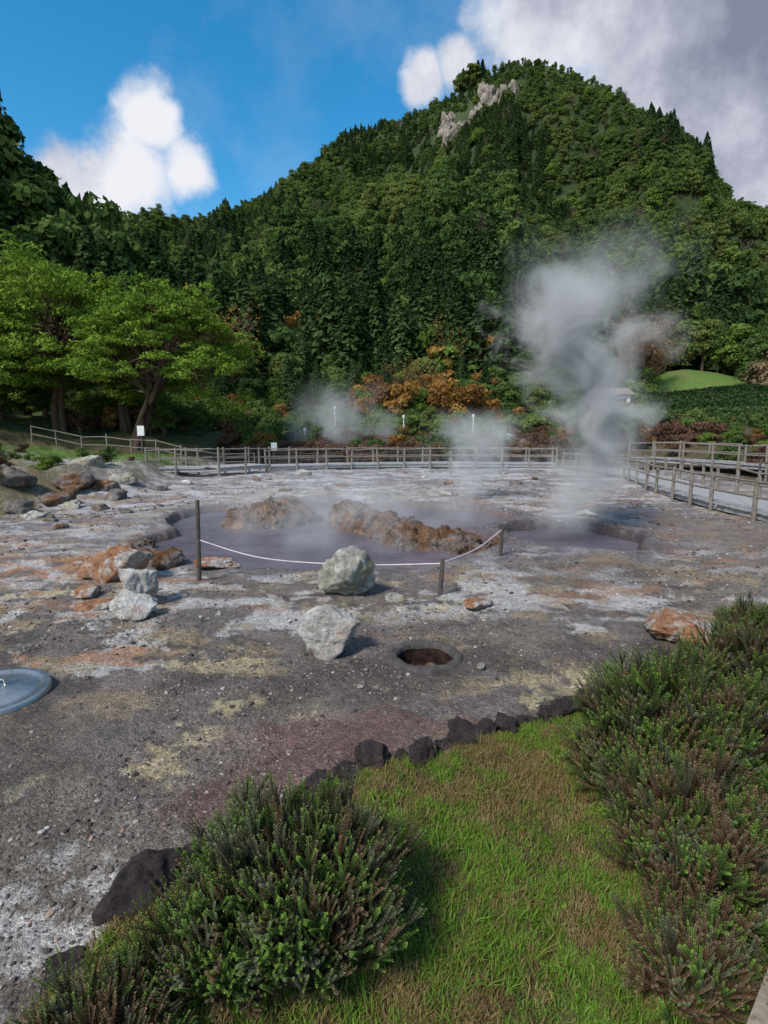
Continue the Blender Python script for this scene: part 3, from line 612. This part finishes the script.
# ---------------------------------------------------------------- cooking hole
e=empty('cooking_pit',(HX,HY,Hs(HX+.6,HY)))
def lathe(prof,n=72,jit=0):
    V=[];F=[]
    for i,(r,z) in enumerate(prof):
        for k_ in range(n):
            t=2*math.pi*k_/n;j=1+jit*math.sin(t*7+i)*.5+jit*math.sin(t*13+1);V.append((r*j*math.cos(t),r*j*math.sin(t),z+jit*.4*math.sin(t*5+r*9)))
    for i in range(len(prof)-1):
        for k_ in range(n): F.append((i*n+k_,i*n+(k_+1)%n,(i+1)*n+(k_+1)%n,(i+1)*n+k_))
    return V,F
V,F=lathe([(.38,-.06),(.36,.004),(.335,.018),(.30,.02),(.275,.008),(.27,-.04)],jit=.015);mkmesh('rim',V,F,M_concrete,smooth=True,parent=e)
V,F=lathe([(.28,-.0),(.27,-.16),(.25,-.42)],jit=.01);mkmesh('shaft',V,F,M_holein,smooth=True,parent=e)
V,F=lathe([(.27,-.22),(.15,-.24),(.001,-.24)]);V=np.array(V);V[:,2]+=(fbm(V[:,0]*12,V[:,1]*12,3,5)-.5)*.12;mkmesh('pit_floor',V,F,M_holein,smooth=True,parent=e)
g=MB()
for i in range(40):
    a=rng.uniform(0,6.28);r=.22*math.sqrt(rng.uniform());V,F=rockmesh(500+i,2,9,.2);s=rng.uniform(.02,.05);V=V*s+np.array([r*math.cos(a),r*math.sin(a),-.20])
    b=len(g.V);g.V+= [tuple(v) for v in V];g.F+=[tuple(int(q)+b for q in f) for f in F];g.M+=[i%3//2]*len(F)
g.obj('pit_stones',[M_holein,M_rbrown],e)
e=empty('steel_pit_lid',(-3.24,4.42,Hs(-3.24,4.42)+.02));V,F=lathe([(.39,-.06),(.39,.03),(.375,.045),(.33,.04),(.31,.02),(.26,.03),(.15,.07),(.001,.09)]);mkmesh('lid',V,F,M_steel,smooth=True,parent=e)
h_=MB();h_.tube([(-.07,0,.075),(-.06,0,.13),(.06,0,.13),(.07,0,.075)],[.01]*4,8);h_.obj('handle',M_steel,e,smooth=True);e.rotation_euler=(.06,.05,0)
# ---------------------------------------------------------------- loose stones
def pebmat():
    m,nt,N,L=newmat('pebble');oi=N.new('ShaderNodeObjectInfo');r=ramp(nt,[(0,(.05,.042,.04)),(.5,(.12,.10,.09)),(.85,(.21,.18,.16)),(.95,(.40,.38,.35)),(1,(.30,.18,.12))]);L.new(oi.outputs['Random'],r.inputs[0])
    b=N.new('ShaderNodeBsdfDiffuse');L.new(r.outputs[0],b.inputs[0]);o=N.new('ShaderNodeOutputMaterial');L.new(b.outputs[0],o.inputs[0]);return m
MP=pebmat();pk=[]
for i in range(4):
    V,F=rockmesh(700+i,2,10,.2);pk.append(mkmesh('pebble_kind_%d'%i,V*np.array([.5,.4,.3]),F,MP,link=False))
n=56000;u=rng.uniform(0,1,n);r=1.9*np.exp(u*math.log(24/1.9));a=np.radians(rng.uniform(-48,48,n));x=r*np.sin(a);y=r*np.cos(a)
cl=fbm(x*.8,y*.8,4,88)
ok=(grassd(x,y)<-.02)&(np.hypot(x-HX,y-HY)>.42)&(pool1(x,y)>1.02)&(pool2(x,y)>1.0)&(rng.uniform(0,1,n)<ss(.42,.62,cl)+.12)&(np.hypot(x+3.24,y-4.42)>.42)&~((x>9)&(y>8))
x=x[ok];y=y[ok];n=len(x);s=np.clip(.0075*rng.uniform(.03,1,n)**-.5*(.55+.2*np.hypot(x,y)**.9),.006,.13)
scatter('loose_gravel',np.stack([x,y,H(x,y)+s*.04],1),np.stack([rng.normal(0,.3,n),rng.normal(0,.3,n),rng.uniform(0,6.28,n)],1),s,rng.integers(0,4,n),pk)
# ---------------------------------------------------------------- lawn grass
ML_grass=leafmat('grass_blades',[(0,(.24,.19,.07)),(.20,(.22,.22,.055)),(.42,(.12,.21,.03)),(.7,(.14,.27,.036)),(1,(.22,.35,.055))],.75,.35,2.2)
ML_straw=leafmat('straw_blades',[(0,(.14,.09,.04)),(.5,(.26,.19,.085)),(1,(.36,.29,.14))],.6,.3,2)
def tuft(name,nb,h,mat,spread=.02,wd=.0022):
    V=[];F=[];Sh=[]
    for i in range(nb):
        a=rng.uniform(0,6.28);l=h*rng.uniform(.5,1.2);ln=rng.uniform(.2,1.1);bx,by=rng.normal(0,spread,2);w=wd*rng.uniform(.7,1.3)
        dx,dy=math.cos(a),math.sin(a);px,py=-dy*w,dx*w
        b=len(V);pts=[(0,0),(l*ln*.35,l*.55),(l*ln,l*.85)]
        (x0,z0_),(x1,z1),(x2,z2)=pts
        V+=[(bx-px,by-py,0),(bx+px,by+py,0),(bx+dx*x1+px*.8,by+dy*x1+py*.8,z1),(bx+dx*x1-px*.8,by+dy*x1-py*.8,z1),(bx+dx*x2+px*.1,by+dy*x2+py*.1,z2),(bx+dx*x2-px*.1,by+dy*x2-py*.1,z2)]
        F+=[(b,b+1,b+2,b+3),(b+3,b+2,b+4,b+5)];q=rng.uniform(0,1);Sh+=[q,q]
    o=mkmesh(name,V,F,mat,link=False);shade_attr(o,Sh);return o
gk=[tuft('grass_tuft_%d'%i,15,.036,ML_grass) for i in range(3)]+[tuft('straw_tuft',18,.036,ML_straw),tuft('long_grass_tuft',18,.075,ML_grass,.02,.0026)]
n=54000;x=rng.uniform(-1.5,3.2,n);y=rng.uniform(.9,4.9,n);g=grassd(x,y);den=ss(-.03,.08,g+(fbm(x*6,y*6,3,93)-.5)*.14);dry=fbm(x*3.3,y*3.3,5,92,.6)+.07*blob(x,y,1.0,2.9,.35,1.0)+.02*blob(x,y,.1,1.6,.4,.2)+.13*blob(x,y,-1.2,1.9,.4,.5)-.03
bald=fbm(x*4,y*4,3,97)
ok=(rng.uniform(0,1,n)<den*(.5+.5*ss(.35,.5,bald)))&(x>-1.45);x=x[ok];y=y[ok];dry=dry[ok];n=len(x)
idx=rng.integers(0,3,n);idx=np.where(rng.uniform(0,1,n)<ss(.44,.62,dry)*.8+.16,3,idx);idx=np.where(rng.uniform(0,1,n)<.03,4,idx)
scatter('lawn_grass',np.stack([x,y,H(x,y)-.004],1),np.stack([rng.normal(0,.2,n),rng.normal(0,.2,n),rng.uniform(0,6.28,n)],1),rng.uniform(.5,1.3,n)*np.where(y>3.4,.85,1),idx,gk)
# ---------------------------------------------------------------- heather bushes
def heathmat(name,stem,lo,hi,tip):
    m,nt,N,L=newmat(name);at=N.new('ShaderNodeAttribute');at.attribute_name='shade';oi=N.new('ShaderNodeObjectInfo')
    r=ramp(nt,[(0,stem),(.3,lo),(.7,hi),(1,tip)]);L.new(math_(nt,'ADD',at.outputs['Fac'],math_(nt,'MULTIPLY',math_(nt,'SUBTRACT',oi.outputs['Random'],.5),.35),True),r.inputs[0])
    d=N.new('ShaderNodeBsdfDiffuse');t=N.new('ShaderNodeBsdfTranslucent');mx=N.new('ShaderNodeMixShader');mx.inputs[0].default_value=.25
    L.new(r.outputs[0],d.inputs[0]);L.new(r.outputs[0],t.inputs[0]);L.new(d.outputs[0],mx.inputs[1]);L.new(t.outputs[0],mx.inputs[2]);o=N.new('ShaderNodeOutputMaterial');L.new(mx.outputs[0],o.inputs[0]);return m
MH_g=heathmat('heather_green',(.07,.05,.03),(.065,.10,.032),(.10,.17,.042),(.20,.33,.06))
MH_b=heathmat('heather_brown',(.06,.035,.025),(.13,.085,.05),(.20,.13,.075),(.26,.19,.11))
MH_p=heathmat('heather_grey',(.06,.045,.035),(.095,.095,.06),(.15,.155,.10),(.20,.25,.11))
def sprig(name,L_,nl,ll,mat,tight=.5):
    V=[];F=[];Sh=[]
    br=[((0,0,0),(rng.normal(0,.06),rng.normal(0,.06),1),L_)]
    for j in range(4):
        t=rng.uniform(.2,.65);a=rng.uniform(0,6.28);br.append(((0,0,L_*t),(math.cos(a)*tight,math.sin(a)*tight,1),L_*(1-t)*.9))
    for p,d,l in br:
        p=Vector(p);d=Vector(d).normalized();mb=MB();mb.tube([p,p+d*l],[.0018,.0008],3,cap=False)
        b=len(V);V+=mb.V;F+=[tuple(q+b for q in f) for f in mb.F];Sh+=[0]*len(mb.F)
        n=int(nl*l/L_)
        for i in range(n):
            t=(i+.5)/n;a=i*2.4;q=p+d*l*(.08+.92*t);s=d.orthogonal().normalized();s.rotate(Matrix.Rotation(a,3,d))
            o=(s*.8+d*.8).normalized();w=d.cross(s)*ll*.18;ln=ll*(1.15-.5*t);b=len(V)
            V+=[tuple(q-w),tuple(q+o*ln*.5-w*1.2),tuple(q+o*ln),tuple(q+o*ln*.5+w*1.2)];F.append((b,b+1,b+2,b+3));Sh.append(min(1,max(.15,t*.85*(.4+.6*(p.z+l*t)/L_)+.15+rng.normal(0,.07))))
    o=mkmesh(name,V,F,mat,link=False);shade_attr(o,Sh);return o
hk=lambda tag:[sprig('heather_sprig_%s_%d'%(tag,i),.21,84,.0105,m,tt) for i,(m,tt) in enumerate([(MH_g,.5),(MH_g,.4),(MH_p,.3),(MH_p,.35),(MH_b,.4)])]
def bush(x,y,rx,ry,h,n,pw,tag,lean=(0,0)):
    z=Hs(x,y);e=empty('heather_bush',(x,y,z));P=[];Rt=[];Sc=[];st=MB();Id=[]
    for i in range(n):
        a=rng.uniform(0,6.28);el=math.asin(rng.uniform(.02,1));k=rng.uniform(.3,1.0)**.6
        lump=.55+.9*float(fbm(math.cos(a)*1.8+x*3+5,math.sin(a)*1.8+el*2.6+y,4,55))
        d=Vector((math.cos(a)*math.cos(el)*rx,math.sin(a)*math.cos(el)*ry,math.sin(el)*h))*lump
        p=d*k*.78+Vector((lean[0],lean[1],0))*k
        up=(Vector((d.x/rx*.55,d.y/ry*.55,.95+math.sin(el)*.3))+Vector(rng.normal(0,.24,3))).normalized()
        q=up.to_track_quat('Z','Y').to_euler();P.append(tuple(p));Rt.append((q.x,q.y,q.z));Sc.append(rng.uniform(.6,1.4)*(.85+.4*h))
        cn=float(fbm(p.x*4+x,p.y*4+p.z*4,3,56));pp=list(pw)
        if cn>.56: pp[4]+=.45
        if cn<.44: pp[2]+=.3;pp[3]+=.3
        pp=np.array(pp)/sum(pp);Id.append(int(rng.choice(5,p=pp)))
        if i%9==0:
            st.tube([(rng.normal(0,.03),rng.normal(0,.03),-.03),tuple(p*.5+Vector((0,0,-.03))),tuple(p)],[.007,.005,.002],4)
    st.obj('branches',M_bark,e);scatter('sprigs_'+tag,P,Rt,Sc,Id,hk(tag),e)
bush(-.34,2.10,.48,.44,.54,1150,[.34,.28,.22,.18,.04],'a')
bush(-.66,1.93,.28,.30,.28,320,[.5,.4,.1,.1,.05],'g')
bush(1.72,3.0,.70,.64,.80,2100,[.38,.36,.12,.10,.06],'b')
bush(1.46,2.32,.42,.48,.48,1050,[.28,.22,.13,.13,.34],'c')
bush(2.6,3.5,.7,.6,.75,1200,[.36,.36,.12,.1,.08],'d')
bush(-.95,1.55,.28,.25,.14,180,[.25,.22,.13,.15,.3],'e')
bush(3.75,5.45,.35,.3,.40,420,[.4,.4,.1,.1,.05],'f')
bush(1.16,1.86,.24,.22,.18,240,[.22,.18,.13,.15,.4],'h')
t=MB();t.beam((1.83,2.12,.30),(.97,1.30,.30),.075,.045)
for q in ((1.68,1.977),(1.08,1.405)): t.beam((q[0],q[1],-.1),(q[0],q[1],.275),.06,.06)
t.obj('timber_handrail',M_rail)
# ---------------------------------------------------------------- steam
def volbox(name,lo,hi,build,parent):
    lo=Vector(lo);hi=Vector(hi);bm=bmesh.new();bmesh.ops.create_cube(bm,size=1);me=bpy.data.meshes.new(name)
    for v in bm.verts: v.co=Vector(((v.co.x+.5)*(hi.x-lo.x)+lo.x,(v.co.y+.5)*(hi.y-lo.y)+lo.y,(v.co.z+.5)*(hi.z-lo.z)+lo.z))
    bm.to_mesh(me);bm.free();o=bpy.data.objects.new(name,me);COL.objects.link(o)
    if parent:o.parent=parent
    m,nt,N,L=newmat(name);g=N.new('ShaderNodeNewGeometry');d=build(nt,g.outputs['Position'])
    pv=N.new('ShaderNodeVolumePrincipled');pv.inputs['Color'].default_value=(.99,.99,1,1);pv.inputs['Anisotropy'].default_value=-.15;L.new(d,pv.inputs['Density'])
    oo=N.new('ShaderNodeOutputMaterial');L.new(pv.outputs[0],oo.inputs['Volume']);me.materials.append(m)
def M(nt,op,*a): return math_(nt,op,*a)
def sstep(nt,v,a,b):
    mr=nt.nodes.new('ShaderNodeMapRange');mr.interpolation_type='SMOOTHSTEP';mr.inputs[1].default_value=a;mr.inputs[2].default_value=b;nt.links.new(v,mr.inputs[0]);return mr.outputs[0]
def plume(cx0,amp,freq,ph,cy,r0,rg,zt,dens,nsc,drift=0,a=.28,b=.85):
    def f(nt,p):
        s=nt.nodes.new('ShaderNodeSeparateXYZ');nt.links.new(p,s.inputs[0]);x,y,z=s.outputs
        cx=M(nt,'ADD',M(nt,'MULTIPLY',M(nt,'SINE',M(nt,'ADD',M(nt,'MULTIPLY',z,freq),ph)),amp),M(nt,'ADD',M(nt,'MULTIPLY',z,drift),cx0))
        dx=M(nt,'SUBTRACT',x,cx);dy=M(nt,'SUBTRACT',y,cy)
        d=M(nt,'SQRT',M(nt,'ADD',M(nt,'MULTIPLY',dx,dx),M(nt,'MULTIPLY',dy,dy)))
        q=M(nt,'DIVIDE',d,M(nt,'ADD',M(nt,'MULTIPLY',z,rg),r0))
        nz=nt.nodes.new('ShaderNodeTexNoise');nz.inputs['Scale'].default_value=nsc;nz.inputs['Detail'].default_value=4;nz.inputs['Distortion'].default_value=1.0;nz.inputs['Roughness'].default_value=.62;nt.links.new(p,nz.inputs['Vector'])
        v=M(nt,'SUBTRACT',M(nt,'MULTIPLY',nz.outputs[0],3.0),M(nt,'ADD',M(nt,'MULTIPLY',q,.75),.5))
        v=sstep(nt,v,a,b)
        top=sstep(nt,z,zt,zt*.6);bot=sstep(nt,z,-.25,.6)
        return M(nt,'MULTIPLY',M(nt,'MULTIPLY',v,M(nt,'MULTIPLY',top,bot)),dens)
    return f
def layer(cx,cy,rx,ry,zt,dens,nsc,lo=.42,hi=.7,z0=-.2):
    def f(nt,p):
        s=nt.nodes.new('ShaderNodeSeparateXYZ');nt.links.new(p,s.inputs[0]);x,y,z=s.outputs
        dx=M(nt,'DIVIDE',M(nt,'SUBTRACT',x,cx),rx);dy=M(nt,'DIVIDE',M(nt,'SUBTRACT',y,cy),ry)
        d=M(nt,'ADD',M(nt,'MULTIPLY',dx,dx),M(nt,'MULTIPLY',dy,dy));fa=sstep(nt,d,1,.05)
        nz=nt.nodes.new('ShaderNodeTexNoise');nz.inputs['Scale'].default_value=nsc;nz.inputs['Detail'].default_value=3;nz.inputs['Distortion'].default_value=.5;nt.links.new(p,nz.inputs['Vector'])
        v=sstep(nt,nz.outputs[0],lo,hi)
        return M(nt,'MULTIPLY',M(nt,'MULTIPLY',M(nt,'MULTIPLY',v,fa),sstep(nt,z,zt,z0)),dens)
    return f
e=empty('steam')
volbox('steam_column',(2.0,10.6,-.2),(6.8,14.0,6.4),plume(4.25,.35,1.25,-.8,12.3,.62,.15,6.4,2.0,.95,.03,.1,1.15),e)
volbox('pool_steam',(-5.4,8.6,-.15),(3.4,17.5,1.8),layer(-1.0,13.2,4.4,4.3,1.8,.36,.9,.44,.68),e)
volbox('rear_steam',(1.0,16,-.1),(4.8,20,3.0),plume(2.6,.25,1.2,0,18,.5,.3,3.0,.8,1.2,.15,.1,1.0),e)
volbox('far_steam',(-8,37,1),(1.5,43,6.5),layer(-3,40,4.7,3,6.5,.50,.4,.44,.68,1.0),e)
volbox('fence_steam',(1.5,28.5,0),(9,32,3.2),layer(5.2,30.2,3.7,1.7,3.2,.34,.6,.42,.68,.0),e)
# ---------------------------------------------------------------- world, sun, camera
SE=math.radians(46);sd=Vector((-.62,-.78,0)).normalized()*math.cos(SE);to=Vector((sd.x,sd.y,math.sin(SE)))
w=bpy.data.worlds.new('World');S.world=w;w.use_nodes=True;nt=w.node_tree;nt.nodes.clear();N=nt.nodes;L=nt.links
sky=N.new('ShaderNodeTexSky');sky.sky_type='NISHITA';sky.sun_disc=False;sky.sun_elevation=SE;sky.sun_rotation=math.atan2(to.x,to.y);sky.altitude=200;sky.dust_density=.3;sky.ozone_density=1.5
hs=N.new('ShaderNodeHueSaturation');hs.inputs['Saturation'].default_value=1.42;hs.inputs['Hue'].default_value=.488;hs.inputs['Value'].default_value=1.32;L.new(sky.outputs[0],hs.inputs['Color'])
bg=N.new('ShaderNodeBackground');bg.inputs[1].default_value=.15;L.new(hs.outputs[0],bg.inputs[0])
tc=N.new('ShaderNodeTexCoord');D=tc.outputs['Generated']
nz=noise(nt,7.5,11,D,.6);nzb=noise(nt,4.5,8,D,.6)
blobs=[((-.325,.847,.425),.050),((-.285,.885,.375),.055),((-.36,.855,.360),.075),((-.442,.822,.350),.060),((-.40,.85,.345),.065),((.062,.867,.490),.038),((.10,.86,.50),.04),
 ((.228,.811,.545),.13),((.331,.780,.530),.20),((.402,.787,.467),.30),((.502,.804,.319),.20),((.6,.75,.25),.3),((.45,.6,.65),.35),((-.5,-.5,.6),.5),((.6,-.6,.5),.5),((-.9,.1,.4),.35),((.0,.3,.95),.45)]
cur=None
for c,rad in blobs:
    vm=N.new('ShaderNodeVectorMath');vm.operation='DISTANCE';L.new(D,vm.inputs[0]);vm.inputs[1].default_value=c
    v=math_(nt,'SUBTRACT',1.0,math_(nt,'DIVIDE',vm.outputs['Value'],rad));cur=v if cur is None else math_(nt,'MAXIMUM',cur,v)
cur=math_(nt,'MAXIMUM',cur,-.8)
cv=math_(nt,'ADD',cur,math_(nt,'MULTIPLY',math_(nt,'SUBTRACT',nz,.5),2.1))
mk=N.new('ShaderNodeMapRange');mk.interpolation_type='SMOOTHSTEP';mk.inputs[1].default_value=-.05;mk.inputs[2].default_value=.6;L.new(cv,mk.inputs[0])
wisp=N.new('ShaderNodeMapRange');wisp.inputs[1].default_value=.52;wisp.inputs[2].default_value=.8;L.new(noise(nt,3.0,8,D,.6),wisp.inputs[0])
mask=math_(nt,'MAXIMUM',mk.outputs[0],math_(nt,'MULTIPLY',wisp.outputs[0],.25))
cr=ramp(nt,[(.20,(.22,.235,.32)),(.42,(.38,.40,.50)),(.60,(.60,.62,.70)),(.82,(.80,.81,.86))])
sepd=N.new('ShaderNodeSeparateXYZ');L.new(D,sepd.inputs[0])
cf=math_(nt,'ADD',math_(nt,'MULTIPLY',math_(nt,'SUBTRACT',nzb,.5),1.8),.70)
cf=math_(nt,'SUBTRACT',cf,math_(nt,'MULTIPLY',math_(nt,'MAXIMUM',math_(nt,'SUBTRACT',sepd.outputs[0],.12),0.0),1.35))
cf=math_(nt,'ADD',cf,math_(nt,'MULTIPLY',math_(nt,'MAXIMUM',math_(nt,'SUBTRACT',.47,sepd.outputs[2]),0.0),2.0));L.new(cf,cr.inputs[0])
bc=N.new('ShaderNodeBackground');bc.inputs[1].default_value=1.08;L.new(cr.outputs[0],bc.inputs[0])
mx=N.new('ShaderNodeMixShader');L.new(mask,mx.inputs[0]);L.new(bg.outputs[0],mx.inputs[1]);L.new(bc.outputs[0],mx.inputs[2])
ow=N.new('ShaderNodeOutputWorld');L.new(mx.outputs[0],ow.inputs[0])
sl=bpy.data.lights.new('sun','SUN');sl.energy=4.2;sl.angle=math.radians(12);sl.color=(1,.94,.85);so=bpy.data.objects.new('sun',sl);COL.objects.link(so);so.rotation_euler=to.to_track_quat('Z','Y').to_euler()
cam=bpy.data.cameras.new('camera');cam.sensor_fit='VERTICAL';cam.sensor_height=24;cam.lens=12/math.tan(math.radians(42.5));cam.clip_start=.05;cam.clip_end=3000
co=bpy.data.objects.new('camera',cam);COL.objects.link(co);co.location=(0,0,2.2);co.rotation_euler=(math.radians(81.7),0,0);S.camera=co
S.view_settings.view_transform='Standard';S.view_settings.look='None';S.view_settings.exposure=0
